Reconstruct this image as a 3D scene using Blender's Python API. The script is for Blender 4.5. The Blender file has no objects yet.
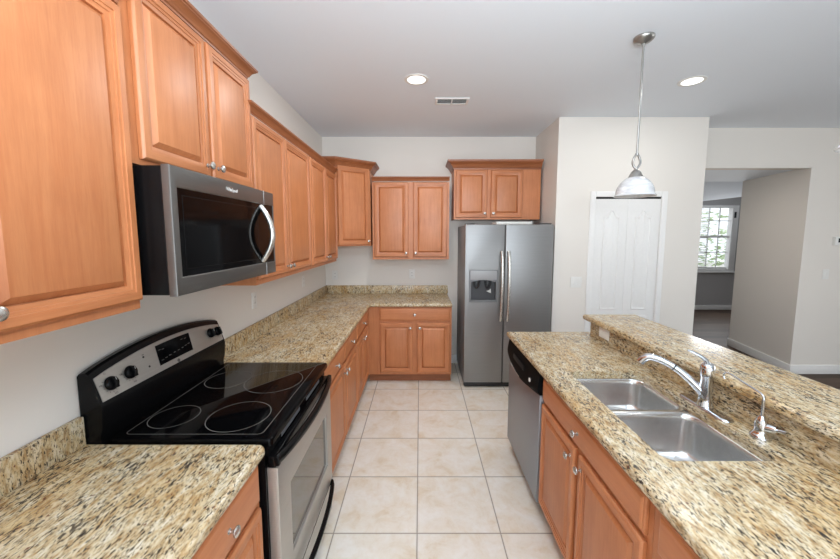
import bpy, bmesh, math, random
from mathutils import Vector, Matrix

random.seed(4)
SC = bpy.context.scene
COL = SC.collection
PI = math.pi
R = math.radians

# ------------------------------------------------------------------ camera, world, light, exposure
cam_data = bpy.data.cameras.new('camera')
cam = bpy.data.objects.new('camera', cam_data)
COL.objects.link(cam)
cam_data.sensor_width = 36.0
cam_data.lens = 345.0 / 840.0 * 36.0
cam_data.shift_y = -10.0 / 840.0
cam_data.clip_start = 0.02
cam.location = (1.20, 0.0, 1.65)
cam.rotation_euler = (R(90 - 5.6295), 0, 0)
SC.camera = cam

world = bpy.data.worlds.new('world')
SC.world = world
world.use_nodes = True
bgn = world.node_tree.nodes['Background']
bgn.inputs[0].default_value = (0.86, 0.93, 1.0, 1)
bgn.inputs[1].default_value = 2.2

SC.view_settings.view_transform = 'Standard'
SC.view_settings.look = 'None'
SC.view_settings.gamma = 1.0
SC.view_settings.use_curve_mapping = False
SC.view_settings.exposure = -0.42


def area(name, loc, rot, sx, sy, power, color=(1, 1, 1)):
    d = bpy.data.lights.new(name, 'AREA')
    d.shape = 'RECTANGLE'
    d.size, d.size_y, d.energy, d.color = sx, sy, power, color
    o = bpy.data.objects.new(name, d)
    o.location, o.rotation_euler = loc, rot
    COL.objects.link(o)
    return o


# daylight entering by the glazed doors behind the camera and by the dining room window on the right
area('rear_daylight', (2.3, -3.38, 1.3), (R(90), 0, 0), 4.4, 2.2, 95, (0.82, 0.92, 1.0))
area('dining_daylight', (7.05, 1.2, 1.45), (0, R(90), 0), 2.0, 2.6, 32, (1.0, 0.965, 0.93))
area('front_room_daylight', (7.6, 7.45, 1.6), (R(-90), 0, 0), 1.0, 1.3, 42, (0.94, 0.97, 1.0))
# the photographer's flash, bounced off the ceiling behind the camera
area('bounce_flash', (1.6, -0.5, 1.95), (R(180 - 18), 0, 0), 0.9, 0.9, 170, (0.81, 0.91, 1.0))
# added fill light to brighten the hall wall, unseen behind the pantry wall
area('hall_fill', (4.55, 4.62, 2.40), (0, 0, 0), 0.25, 0.25, 9, (1.0, 0.93, 0.86))


# ------------------------------------------------------------------ materials
def lin(c):
    return tuple(((v / 255) / 12.92) if v / 255 <= 0.04045 else ((v / 255 + 0.055) / 1.055) ** 2.4 for v in c) + (1,)


class NT:
    def __init__(s, name):
        s.m = bpy.data.materials.new(name)
        s.m.use_nodes = True
        s.t = s.m.node_tree
        s.b = s.t.nodes['Principled BSDF']

    def n(s, typ, **kw):
        nd = s.t.nodes.new(typ)
        for k, v in kw.items():
            if k.startswith('i_'):
                nd.inputs[k[2:].replace('_', ' ')].default_value = v
            else:
                setattr(nd, k, v)
        return nd

    def l(s, a, b):
        s.t.links.new(a, b)

    def mapping(s, scale, src='Object', rot=(0, 0, 0)):
        tc = s.n('ShaderNodeTexCoord')
        mp = s.n('ShaderNodeMapping')
        mp.inputs['Scale'].default_value = scale
        mp.inputs['Rotation'].default_value = rot
        s.l(tc.outputs[src], mp.inputs['Vector'])
        return mp.outputs['Vector']

    def noise(s, vec, scale, detail=4, rough=0.5, dist=0.0):
        nd = s.n('ShaderNodeTexNoise')
        nd.inputs['Scale'].default_value = scale
        nd.inputs['Detail'].default_value = detail
        nd.inputs['Roughness'].default_value = rough
        nd.inputs['Distortion'].default_value = dist
        s.l(vec, nd.inputs['Vector'])
        return nd.outputs['Fac']

    def ramp(s, fac, stops, interp='LINEAR'):
        nd = s.n('ShaderNodeValToRGB')
        cr = nd.color_ramp
        cr.interpolation = interp
        while len(cr.elements) > 1:
            cr.elements.remove(cr.elements[-1])
        cr.elements[0].position, cr.elements[0].color = stops[0]
        for p, c in stops[1:]:
            e = cr.elements.new(p)
            e.color = c
        s.l(fac, nd.inputs['Fac'])
        return nd.outputs['Color']

    def mix(s, fac, a, b, mode='MIX'):
        nd = s.n('ShaderNodeMix', data_type='RGBA', blend_type=mode)
        for sock, v in ((0, fac), (6, a), (7, b)):
            if isinstance(v, (int, float, tuple)):
                nd.inputs[sock].default_value = v
            else:
                s.l(v, nd.inputs[sock])
        return nd.outputs[2]

    def math(s, op, a, b=0.0):
        nd = s.n('ShaderNodeMath', operation=op)
        for i, v in enumerate((a, b)):
            if isinstance(v, (int, float)):
                nd.inputs[i].default_value = v
            else:
                s.l(v, nd.inputs[i])
        return nd.outputs[0]

    def bump(s, h, strength, dist=0.002):
        nd = s.n('ShaderNodeBump')
        nd.inputs['Strength'].default_value = strength
        nd.inputs['Distance'].default_value = dist
        s.l(h, nd.inputs['Height'])
        s.l(nd.outputs[0], s.b.inputs['Normal'])

    def set(s, **kw):
        for k, v in kw.items():
            s.b.inputs[k.replace('_', ' ')].default_value = v


def plain(name, rgb, rough=0.5, metal=0.0, **kw):
    a = NT(name)
    # faint procedural mottling so that nothing is perfectly flat
    f = a.noise(a.mapping((1, 1, 1)), 40, 3)
    c = lin(rgb)
    d = tuple(v * 0.94 for v in c[:3]) + (1,)
    a.l(a.mix(f, c, d), a.b.inputs['Base Color'])
    a.set(Roughness=rough, Metallic=metal, **kw)
    return a.m


def wood(name, scale, light, dark, rough=0.42):
    a = NT(name)
    oi = a.n('ShaderNodeObjectInfo')
    tc = a.n('ShaderNodeTexCoord')
    off = a.n('ShaderNodeVectorMath', operation='ADD')
    sc = a.n('ShaderNodeVectorMath', operation='SCALE')
    cmb = a.n('ShaderNodeCombineXYZ')
    for i in range(3):
        a.l(oi.outputs['Random'], cmb.inputs[i])
    a.l(cmb.outputs[0], sc.inputs[0])
    sc.inputs['Scale'].default_value = 17.0
    a.l(tc.outputs['Object'], off.inputs[0])
    a.l(sc.outputs[0], off.inputs[1])
    mp = a.n('ShaderNodeMapping')
    mp.inputs['Scale'].default_value = scale
    a.l(off.outputs[0], mp.inputs['Vector'])
    v = mp.outputs[0]
    g1 = a.noise(v, 2.2, 5, 0.6, 0.4)
    g2 = a.noise(v, 14.0, 3, 0.6, 0.2)
    blotch = a.noise(off.outputs[0], 5.0, 3, 0.55)
    col = a.ramp(g1, [(0.3, lin(dark)), (0.62, lin(light))])
    fine = a.ramp(g2, [(0.3, (0.86, 0.82, 0.80, 1)), (0.6, (1, 1, 1, 1))])
    col = a.mix(0.4, col, fine, 'MULTIPLY')
    bl = a.ramp(blotch, [(0.35, (0.88, 0.84, 0.80, 1)), (0.65, (1.04, 1.03, 1.02, 1))])
    col = a.mix(0.75, col, bl, 'MULTIPLY')
    tone = a.ramp(oi.outputs['Random'], [(0.0, (0.93, 0.92, 0.91, 1)), (1.0, (1.04, 1.03, 1.02, 1))])
    col = a.mix(1.0, col, tone, 'MULTIPLY')
    a.l(col, a.b.inputs['Base Color'])
    a.set(Roughness=rough)
    a.b.inputs['Coat Weight'].default_value = 0.12
    a.b.inputs['Coat Roughness'].default_value = 0.35
    return a.m


WL, WD = (199, 130, 84), (188, 116, 71)
M = {}
M['wood'] = wood('maple_vertical_grain', (22, 22, 1.6), WL, WD)
M['wood_h'] = wood('maple_horizontal_grain', (1.6, 22, 22), WL, WD)
M['wood_shaded'] = wood('maple_shaded', (1.6, 22, 22), (160, 99, 61), (138, 81, 47))  # same maple, darkened to put the crown's downward-facing shade into its colour


def granite(name, sc, sc1):
    a = NT(name)
    v = a.mapping(sc, rot=(0, 0, R(7)))
    v1 = a.mapping(sc1, rot=(0, 0, R(7)))
    base = a.noise(v, 55, 5, 0.7, 0.3)
    col = a.ramp(base, [(0.34, lin((162, 128, 86))), (0.43, lin((192, 166, 126))), (0.52, lin((209, 192, 158))), (0.66, lin((222, 212, 190)))])
    cloud = a.noise(v1, 5.0, 5, 0.6, 0.4)
    warm = a.ramp(cloud, [(0.46, (1, 1, 1, 1)), (0.66, lin((240, 214, 168)))])
    col = a.mix(0.75, col, warm, 'MULTIPLY')
    dens = a.noise(v1, 13, 4, 0.62, 0.3)
    # tan and grey-brown grains
    q = a.noise(v, 175, 3, 0.6, 0.3)
    qm = a.ramp(q, [(0.53, (0, 0, 0, 1)), (0.60, (1, 1, 1, 1))])
    col = a.mix(a.math('MULTIPLY', qm, 0.66), col, lin((128, 108, 82)))
    # brown-black mica flecks, drawn out along one direction and gathered in clusters
    d = a.noise(v, 190, 3, 0.55, 0.3)
    th = a.math('ADD', d, a.math('MULTIPLY', dens, 0.35))
    dm = a.ramp(th, [(0.748, (0, 0, 0, 1)), (0.788, (1, 1, 1, 1))])
    col = a.mix(a.math('MULTIPLY', dm, 0.88), col, lin((60, 52, 44)))
    d2 = a.noise(v, 95, 3, 0.6, 0.4)
    dm2 = a.ramp(a.math('ADD', d2, a.math('MULTIPLY', dens, 0.35)), [(0.805, (0, 0, 0, 1)), (0.835, (1, 1, 1, 1))])
    col = a.mix(a.math('MULTIPLY', dm2, 0.85), col, lin((56, 50, 46)))
    # garnet specks
    g = a.noise(v1, 90, 2, 0.5, 0.2)
    gm = a.ramp(g, [(0.69, (0, 0, 0, 1)), (0.72, (1, 1, 1, 1))])
    col = a.mix(a.math('MULTIPLY', gm, 0.85), col, lin((104, 52, 36)))
    a.l(col, a.b.inputs['Base Color'])
    a.set(Roughness=0.27)
    return a.m


M['granite'] = granite('granite', (1.0, 0.33, 1.0), (1.0, 0.6, 1.0))
M['granite_v'] = granite('granite_upright', (0.9, 0.9, 0.34), (0.9, 0.9, 0.55))


def steel(name, rgb, rough, scale, metal=0.82, amount=0.12):
    a = NT(name)
    n = a.noise(a.mapping(scale), 1.0, 3, 0.6)
    c = lin(rgb)
    col = a.ramp(n, [(0.3, tuple(v * 0.90 for v in c[:3]) + (1,)), (0.7, c)])
    a.l(col, a.b.inputs['Base Color'])
    r = a.math('ADD', a.math('MULTIPLY', n, amount), rough - amount / 2)
    a.l(r, a.b.inputs['Roughness'])
    a.set(Metallic=metal)
    return a.m


M['steel'] = steel('brushed_stainless', (172, 173, 174), 0.33, (3, 3, 260))
M['steel_v'] = steel('brushed_stainless_vertical', (146, 145, 144), 0.42, (3, 3, 260), 0.75)
M['steel_dark'] = steel('dark_stainless', (116, 114, 111), 0.34, (3, 3, 260))
M['steel_dw'] = steel('dishwasher_stainless', (154, 159, 166), 0.40, (3, 3, 260), 0.7)
M['steel_sink'] = steel('sink_stainless', (216, 215, 213), 0.24, (30, 30, 30), 0.9, 0.04)
M['steel_range'] = steel('range_stainless', (190, 187, 181), 0.36, (3, 3, 260))
M['nickel'] = plain('satin_nickel', (206, 203, 197), 0.27, 0.85)
M['nickel_dull'] = plain('brushed_nickel', (172, 170, 166), 0.32, 0.9)
M['chrome'] = plain('polished_chrome', (222, 224, 228), 0.06, 1.0)
M['black'] = plain('black_enamel', (12, 12, 13), 0.25, 0.0, Specular_IOR_Level=0.16)
M['black_plastic'] = plain('black_plastic', (17, 18, 19), 0.6, 0.0, Specular_IOR_Level=0.06)
M['black_glass'] = plain('black_ceramic_glass', (7, 7, 8), 0.08, 0.0, Specular_IOR_Level=0.12)
M['door_glass'] = plain('tinted_oven_glass', (122, 120, 116), 0.05, 0.8)
M['dark_plastic'] = plain('dark_plastic', (30, 30, 32), 0.4)
M['grey_plastic'] = plain('grey_plastic', (118, 119, 121), 0.4)
M['pale_grey'] = plain('pale_grey_plastic', (192, 193, 193), 0.4)
M['fridge_side'] = plain('grey_painted_metal', (142, 145, 149), 0.5)
M['ring_grey'] = plain('burner_mark_grey', (122, 120, 116), 0.25)
M['mid_grey'] = plain('mid_grey_plastic', (160, 160, 161), 0.4)
M['charcoal'] = plain('charcoal_plastic', (66, 66, 68), 0.45)
M['white_plastic'] = plain('white_plastic', (232, 230, 225), 0.35)
M['white_paint'] = plain('white_gloss_paint', (236, 234, 231), 0.38)
M['marking'] = plain('printed_marking', (92, 88, 84), 0.5)
M['marking_light'] = plain('pale_printed_marking', (176, 174, 170), 0.5)
M['lcd'] = plain('lcd_glass', (46, 48, 50), 0.2)
M['paper'] = plain('off_white_card', (222, 222, 216), 0.6)
M['shadow_gap'] = plain('black_gap', (18, 18, 18), 0.8)


def paint(name, rgb, bump=0.12):
    a = NT(name)
    v = a.mapping((1, 1, 1))
    n = a.noise(v, 160, 3, 0.6)
    c = lin(rgb)
    n2 = a.noise(v, 1.5, 2)
    a.l(a.mix(n2, c, tuple(x * 0.97 for x in c[:3]) + (1,)), a.b.inputs['Base Color'])
    a.set(Roughness=0.7)
    a.bump(n, bump, 0.002)
    return a.m


M['wall'] = paint('beige_wall_paint', (228, 222, 214))
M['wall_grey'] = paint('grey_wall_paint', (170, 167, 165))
M['ceiling'] = paint('white_ceiling_paint', (233, 238, 244), 0.25)


def tile_floor():
    a = NT('ceramic_tile')
    geo = a.n('ShaderNodeNewGeometry')
    sep = a.n('ShaderNodeSeparateXYZ')
    a.l(geo.outputs['Position'], sep.inputs[0])
    PX, PY, OX, OY, G = 0.465, 0.4525, 0.719, 1.767, 0.0036

    def fr(o, off, p):
        q = a.math('DIVIDE', a.math('SUBTRACT', o, off - 20 * p), p)
        return a.math('FRACT', q), a.math('FLOOR', q)
    fx, ix = fr(sep.outputs[0], OX, PX)
    fy, iy = fr(sep.outputs[1], OY, PY)

    def edge(fv, p):
        d = a.math('MINIMUM', fv, a.math('SUBTRACT', 1.0, fv))
        return a.math('MULTIPLY', d, p)
    e = a.math('MINIMUM', edge(fx, PX), edge(fy, PY))
    grout = a.ramp(e, [(G * 0.8, (1, 1, 1, 1)), (G * 1.15, (0, 0, 0, 1))])
    cmb = a.n('ShaderNodeCombineXYZ')
    a.l(a.math('MULTIPLY', ix, 3.17), cmb.inputs[0])
    a.l(a.math('MULTIPLY', iy, 5.31), cmb.inputs[1])
    add = a.n('ShaderNodeVectorMath', operation='ADD')
    a.l(geo.outputs['Position'], add.inputs[0])
    a.l(cmb.outputs[0], add.inputs[1])
    n1 = a.noise(add.outputs[0], 6.5, 6, 0.62, 0.6)
    n2 = a.noise(add.outputs[0], 26, 4, 0.6, 0.3)
    col = a.ramp(n1, [(0.30, lin((224, 207, 180))), (0.45, lin((234, 224, 208))), (0.62, lin((239, 233, 223)))])
    spot = a.ramp(n2, [(0.32, (0.93, 0.90, 0.86, 1)), (0.55, (1, 1, 1, 1))])
    col = a.mix(0.6, col, spot, 'MULTIPLY')
    wn = a.n('ShaderNodeTexWhiteNoise', noise_dimensions='2D')
    a.l(cmb.outputs[0], wn.inputs['Vector'])
    tone = a.ramp(wn.outputs['Value'], [(0, (0.96, 0.955, 0.95, 1)), (1, (1, 1, 1, 1))])
    col = a.mix(1.0, col, tone, 'MULTIPLY')
    col = a.mix(grout, col, lin((128, 112, 94)))
    a.l(col, a.b.inputs['Base Color'])
    r = a.math('ADD', a.math('MULTIPLY', grout, 0.4), 0.30)
    a.l(r, a.b.inputs['Roughness'])
    a.bump(a.math('SUBTRACT', 1.0, grout), 0.5, 0.0015)
    return a.m


M['tile'] = tile_floor()


def plank_floor():
    a = NT('dark_laminate')
    v = a.mapping((1, 1, 1), rot=(0, 0, R(0)))
    br = a.n('ShaderNodeTexBrick', offset=0.37)
    a.l(v, br.inputs['Vector'])
    br.inputs['Scale'].default_value = 1.0
    br.inputs['Brick Width'].default_value = 1.2
    br.inputs['Row Height'].default_value = 0.13
    br.inputs['Mortar Size'].default_value = 0.002
    br.inputs['Color1'].default_value = lin((96, 80, 68))
    br.inputs['Color2'].default_value = lin((72, 58, 48))
    br.inputs['Mortar'].default_value = lin((40, 32, 27))
    g = a.noise(a.mapping((2, 30, 30)), 2, 5, 0.6, 0.3)
    gr = a.ramp(g, [(0.3, (0.6, 0.58, 0.56, 1)), (0.65, (1.15, 1.12, 1.1, 1))])
    a.l(a.mix(0.9, br.outputs['Color'], gr, 'MULTIPLY'), a.b.inputs['Base Color'])
    a.set(Roughness=0.55)
    a.b.inputs['Specular IOR Level'].default_value = 0.2
    return a.m


M['plank'] = plank_floor()


def emit(name, rgb, strength):
    a = NT(name)
    a.set(Roughness=0.4)
    a.b.inputs['Base Color'].default_value = lin(rgb)
    a.b.inputs['Emission Color'].default_value = lin(rgb)
    a.b.inputs['Emission Strength'].default_value = strength
    return a.m


M['lamp_on'] = emit('lit_diffuser', (255, 252, 244), 3.0)


def alabaster():
    a = NT('alabaster_glass')
    n = a.noise(a.mapping((1, 1, 3.0), rot=(R(25), 0, 0)), 9, 4, 0.55, 1.4)
    a.l(a.ramp(n, [(0.35, lin((198, 198, 201))), (0.6, lin((226, 226, 226)))]), a.b.inputs['Base Color'])
    a.set(Roughness=0.25)
    a.b.inputs['Transmission Weight'].default_value = 0.08
    a.b.inputs['Emission Color'].default_value = (1, 0.98, 0.95, 1)
    a.b.inputs['Emission Strength'].default_value = 0.04
    return a.m


M['alabaster'] = alabaster()


def leaf_mat():
    a = NT('garden_leaves')
    n = a.noise(a.mapping((1, 1, 1)), 8, 4)
    a.l(a.ramp(n, [(0.3, lin((186, 206, 160))), (0.7, lin((232, 240, 214)))]), a.b.inputs['Base Color'])
    a.set(Roughness=0.6)
    return a.m


M['leaf'] = leaf_mat()
M['concrete'] = plain('pale_paving', (205, 200, 192), 0.8)


def glass():
    a = NT('window_glass')
    out = a.t.nodes['Material Output']
    tr = a.n('ShaderNodeBsdfTransparent')
    gl = a.n('ShaderNodeBsdfGlossy')
    gl.inputs['Roughness'].default_value = 0.02
    mx = a.n('ShaderNodeMixShader')
    mx.inputs[0].default_value = 0.06
    a.l(tr.outputs[0], mx.inputs[1])
    a.l(gl.outputs[0], mx.inputs[2])
    a.l(mx.outputs[0], out.inputs['Surface'])
    return a.m


M['glass'] = glass()


# ------------------------------------------------------------------ mesh helpers
class MB:
    def __init__(s):
        s.bm = bmesh.new()
        s.mi = 0

    def _f(s, vs):
        try:
            f = s.bm.faces.new(vs)
            f.material_index = s.mi
            return f
        except ValueError:
            return None

    def box(s, x0, x1, y0, y1, z0, z1, bev=0.0, seg=2):
        b = bmesh.new()
        bmesh.ops.create_cube(b, size=1.0)
        for v in b.verts:
            v.co = Vector(((x0 + x1) / 2 + v.co.x * (x1 - x0), (y0 + y1) / 2 + v.co.y * (y1 - y0), (z0 + z1) / 2 + v.co.z * (z1 - z0)))
        if bev > 0:
            bmesh.ops.bevel(b, geom=list(b.edges), offset=bev, segments=seg, profile=0.5, affect='EDGES')
        s.merge(b)
        return s

    def merge(s, b, mat=None):
        mp = {}
        for v in b.verts:
            mp[v] = s.bm.verts.new(mat @ v.co if mat else v.co)
        for f in b.faces:
            s._f([mp[v] for v in f.verts])
        b.free()

    def loft(s, loops, cap0=True, cap1=True, closed=True):
        L = [[s.bm.verts.new(p) for p in lp] for lp in loops]
        n = len(L[0])
        for a, b in zip(L, L[1:]):
            for i in range(n if closed else n - 1):
                j = (i + 1) % n
                s._f([a[i], a[j], b[j], b[i]])
        if cap0:
            s._f(list(reversed(L[0])))
        if cap1:
            s._f(L[-1])
        return L

    def rects(s, prof, rect, cap0=True, cap1=True, rail=None):
        """loft of nested rectangles in the x-z plane; prof = [(inset, y)]"""
        x0, x1, z0, z1 = rect
        loops = [[(x0 + i, y, z0 + i), (x1 - i, y, z0 + i), (x1 - i, y, z1 - i), (x0 + i, y, z1 - i)] for i, y in prof]
        L = [[s.bm.verts.new(p) for p in lp] for lp in loops]
        for a, b in zip(L, L[1:]):
            for i in range(4):
                j = (i + 1) % 4
                if rail is not None:
                    s.mi = rail if i in (0, 2) else 0
                s._f([a[i], a[j], b[j], b[i]])
        s.mi = 0
        if cap0:
            s._f(list(reversed(L[0])))
        if cap1:
            s._f(L[-1])
        return s

    def frame(s, outer, hole, y0, y1, bev=0.004):
        """plate in the x-z plane, from y0 (back) to y1 (front), with a rectangular hole"""
        def rc(r, i):
            return [(r[0] + i, r[2] + i), (r[1] - i, r[2] + i), (r[1] - i, r[3] - i), (r[0] + i, r[3] - i)]
        sg = 1 if y1 > y0 else -1
        loops = []
        for (r, i, y) in ((hole, 0, y0), (outer, 0, y0), (outer, 0, y1 - sg * bev), (outer, bev * .3, y1 - sg * bev * .3), (outer, bev, y1), (hole, -bev * .5, y1), (hole, 0, y1 - sg * bev * .5), (hole, 0, y0)):
            loops.append([(x, y, z) for x, z in rc(r, i)])
        s.loft(loops, False, False)
        return s

    def lathe(s, prof, seg=24, mat=None, cap=True):
        loops = []
        for r, z in prof:
            lp = [Vector((r * math.cos(2 * PI * k / seg), r * math.sin(2 * PI * k / seg), z)) for k in range(seg)]
            loops.append([mat @ p if mat else p for p in lp])
        s.loft(loops, cap and prof[0][0] > 1e-5, cap and prof[-1][0] > 1e-5)
        return s

    def tube(s, pts, r, seg=12, caps=True, flat=None):
        pts = [Vector(p) for p in pts]
        n = len(pts)
        rr = r if isinstance(r, (list, tuple)) else [r] * n
        T = []
        for i in range(n):
            T.append((pts[min(i + 1, n - 1)] - pts[max(i - 1, 0)]).normalized())
        up = Vector((0, 0, 1)) if abs(T[0].z) < 0.9 else Vector((0, 1, 0))
        N = (up - T[0] * up.dot(T[0])).normalized()
        loops = []
        for i in range(n):
            if i:
                N = (N - T[i] * N.dot(T[i])).normalized()
            B = T[i].cross(N)
            fa, fb = flat if flat else (1, 1)
            loops.append([pts[i] + (N * math.cos(2 * PI * k / seg) * fa + B * math.sin(2 * PI * k / seg) * fb) * rr[i] for k in range(seg)])
        s.loft(loops, caps, caps)
        return s

    def prism(s, poly, z0, z1, bev=0.0):
        b = bmesh.new()
        vs = [b.verts.new((x, y, z0)) for x, y in poly]
        f = b.faces.new(vs)
        r = bmesh.ops.extrude_face_region(b, geom=[f])
        for e in r['geom']:
            if isinstance(e, bmesh.types.BMVert):
                e.co.z = z1
        bmesh.ops.recalc_face_normals(b, faces=b.faces)
        if bev:
            bmesh.ops.bevel(b, geom=list(b.edges), offset=bev, segments=2, profile=0.5, affect='EDGES')
        s.merge(b)
        return s

    def build(s, name, mats, parent=None, loc=(0, 0, 0), rot=(0, 0, 0), angle=35, recentre=False):
        bm = s.bm
        bmesh.ops.recalc_face_normals(bm, faces=bm.faces)
        off = Vector((0, 0, 0))
        if recentre and bm.verts:
            xs = [v.co.x for v in bm.verts]
            ys = [v.co.y for v in bm.verts]
            zs = [v.co.z for v in bm.verts]
            off = Vector(((min(xs) + max(xs)) / 2, (min(ys) + max(ys)) / 2, min(zs)))
            for v in bm.verts:
                v.co -= off
        me = bpy.data.meshes.new(name)
        bm.to_mesh(me)
        bm.free()
        for m in (mats if isinstance(mats, (list, tuple)) else [mats]):
            me.materials.append(m)
        for p in me.polygons:
            p.use_smooth = True
        me.set_sharp_from_angle(angle=R(angle))
        o = bpy.data.objects.new(name, me)
        COL.objects.link(o)
        o.location = Vector(loc) + off
        o.rotation_euler = rot
        if parent:
            o.parent = parent
        return o


def tag(o, label, cat, group=None, kind=None):
    if label:
        o['label'] = label
    if cat:
        o['category'] = cat
    if group:
        o['group'] = group
    if kind:
        o['kind'] = kind
    return o


def thing(name, label, cat, loc, rz=0.0, group=None):
    o = bpy.data.objects.new(name, None)
    o.empty_display_size = 0.1
    COL.objects.link(o)
    o.location = loc
    o.rotation_euler = (0, 0, rz)
    return tag(o, label, cat, group)


def struct(name, mb, mat):
    o = mb.build(name, mat, recentre=True)
    o['kind'] = 'structure'
    return o


def arc(cx, cy, r, a0, a1, n):
    return [(cx + r * math.cos(R(a0 + (a1 - a0) * k / n)), cy + r * math.sin(R(a0 + (a1 - a0) * k / n))) for k in range(n + 1)]


def rrect(x0, x1, y0, y1, r, n=6):
    return arc(x1 - r, y1 - r, r, 0, 90, n) + arc(x0 + r, y1 - r, r, 90, 180, n) + arc(x0 + r, y0 + r, r, 180, 270, n) + arc(x1 - r, y0 + r, r, 270, 360, n)


def text_mesh(name, body, size, mat, parent, loc, rot, depth=0.0004):
    cu = bpy.data.curves.new(name, 'FONT')
    cu.body = body
    cu.size = size
    cu.extrude = depth
    cu.align_x = 'CENTER'
    cu.align_y = 'CENTER'
    tmp = bpy.data.objects.new(name + '_tmp', cu)
    COL.objects.link(tmp)
    dg = bpy.context.evaluated_depsgraph_get()
    me = bpy.data.meshes.new_from_object(tmp.evaluated_get(dg))
    bpy.data.objects.remove(tmp)
    me.materials.clear()
    me.materials.append(mat)
    o = bpy.data.objects.new(name, me)
    COL.objects.link(o)
    o.location, o.rotation_euler = loc, rot
    if parent:
        o.parent = parent
    return o


# ------------------------------------------------------------------ the room
CZ = 2.85
struct('floor', MB().box(0, 2.78, -3.5, 4.36, -0.05, 0.0), M['tile'])
struct('floor_dining', MB().box(2.78, 11, -3.5, 7.6, -0.05, 0.0), M['plank'])
struct('ceiling', MB().box(-0.1, 7.3, -3.6, 4.06, CZ, CZ + 0.1).box(-0.1, 2.7, 4.06, 4.48, CZ, CZ + 0.1), M['ceiling'])
struct('wall_left', MB().box(-0.12, 0, -3.6, 4.48, 0, CZ), M['wall'])
struct('wall_back', MB().box(0, 2.74, 4.36, 4.48, 0, CZ), M['wall'])
struct('wall_alcove', MB().box(2.62, 2.74, 3.77, 4.36, 0, CZ), M['wall'])
struct('wall_pantry', MB().box(2.62, 3.03, 3.65, 3.77, 0, CZ).box(3.03, 3.72, 3.65, 3.77, 2.05, CZ).box(3.72, 4.15, 3.65, 3.77, 0, CZ).box(4.03, 4.15, 3.77, 5.1, 0, CZ), M['wall'])
struct('wall_dining', MB().box(4.15, 5.64, 4.0, 4.12, 2.41, CZ).box(5.68, 7.3, 4.0, 4.12, 0, CZ).box(5.64, 5.68, 4.0, 4.12, 2.431, CZ), M['wall'])
struct('wall_hall', MB().prism([(5.632, 4.0), (5.68, 4.0), (5.68, 4.12), (5.84, 4.12), (6.02, 5.09), (5.87, 5.09)], 0, 2.43), M['wall'])
struct('ceiling_hall', MB().box(4.15, 6.2, 4.12, 5.12, 2.43, 2.53), M['ceiling'])
m = MB()
m.loft([[(4.0, 5.12, 2.78), (11, 5.12, 2.78), (11, 7.7, 3.31), (4.0, 7.7, 2.02)], [(4.0, 5.12, 2.88), (11, 5.12, 2.88), (11, 7.7, 3.41), (4.0, 7.7, 2.12)]])
struct('ceiling_front', m, M['ceiling'])
m = MB()
WX0, WX1, WZ0, WZ1 = 7.02, 8.14, 0.86, 2.30
for x0, x1, z0, z1 in ((4.0, WX0, 0, 3.4), (WX1, 11, 0, 3.4), (WX0, WX1, 0, WZ0), (WX0, WX1, WZ1, 3.4)):
    m.box(x0, x1, 7.6, 7.72, z0, z1)
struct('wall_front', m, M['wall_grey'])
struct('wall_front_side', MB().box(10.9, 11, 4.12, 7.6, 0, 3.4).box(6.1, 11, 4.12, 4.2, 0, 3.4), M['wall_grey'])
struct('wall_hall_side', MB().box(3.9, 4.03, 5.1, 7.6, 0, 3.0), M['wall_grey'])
struct('wall_rear', MB().box(0, 0.1, -3.6, -3.5, 0, CZ).box(4.6, 7.3, -3.6, -3.5, 0, CZ).box(0.1, 4.6, -3.6, -3.5, 2.4, CZ), M['wall'])
struct('wall_right', MB().box(7.18, 7.3, -3.5, -0.2, 0, CZ).box(7.18, 7.3, 2.6, 4.0, 0, CZ).box(7.18, 7.3, -0.2, 2.6, 0, 0.4).box(7.18, 7.3, -0.2, 2.6, 2.5, CZ), M['wall'])
struct('wall_island', MB().box(2.562, 2.66, -0.4, 2.45, 0, 1.028), M['wall'])


def base_profile_box(m, x0, x1, y0, y1, h=0.11):
    m.box(x0, x1, y0, y1, 0, h, 0.004)


m = MB()
base_profile_box(m, 5.618, 7.18, 3.982, 4.0)
struct('baseboard_dining', m, M['white_paint'])
m = MB()
m.prism([(5.618, 4.0), (5.634, 4.0), (5.872, 5.095), (5.856, 5.095)], 0, 0.11, 0.003)
struct('baseboard_hall', m, M['white_paint'])
m = MB()
base_profile_box(m, 4.03, 10.9, 7.58, 7.6, 0.10)
struct('baseboard_front', m, M['white_paint'])
m = MB()
base_profile_box(m, 1.56, 2.62, 4.345, 4.36, 0.11)
struct('baseboard_back', m, M['white_paint'])
m = MB()
base_profile_box(m, 2.62, 2.972, 3.635, 3.65, 0.11)
base_profile_box(m, 3.778, 4.15, 3.635, 3.65, 0.11)
struct('baseboard_pantry', m, M['white_paint'])

# pantry door: a bifold pair in a white casing
m = MB()
cas = [(0.0, 0.0), (0.0, -0.014), (0.006, -0.018), (0.045, -0.016), (0.055, -0.010), (0.06, 0.0)]
for (xa, xb) in ((2.973, 3.032), (3.718, 3.777)):
    m.box(xa, xb, 3.640, 3.652, 0, 2.107, 0.004)
m.box(3.0322, 3.7178, 3.640, 3.652, 2.0502, 2.107, 0.004)
m.box(3.028, 3.033, 3.652, 3.76, 0, 2.05)
m.box(3.717, 3.722, 3.652, 3.76, 0, 2.05)
struct('trim_pantry', m, M['white_paint'])
door1 = thing('door_1', None, None, (3.035, 3.655, 0.012))
door1['kind'] = 'structure'


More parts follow.
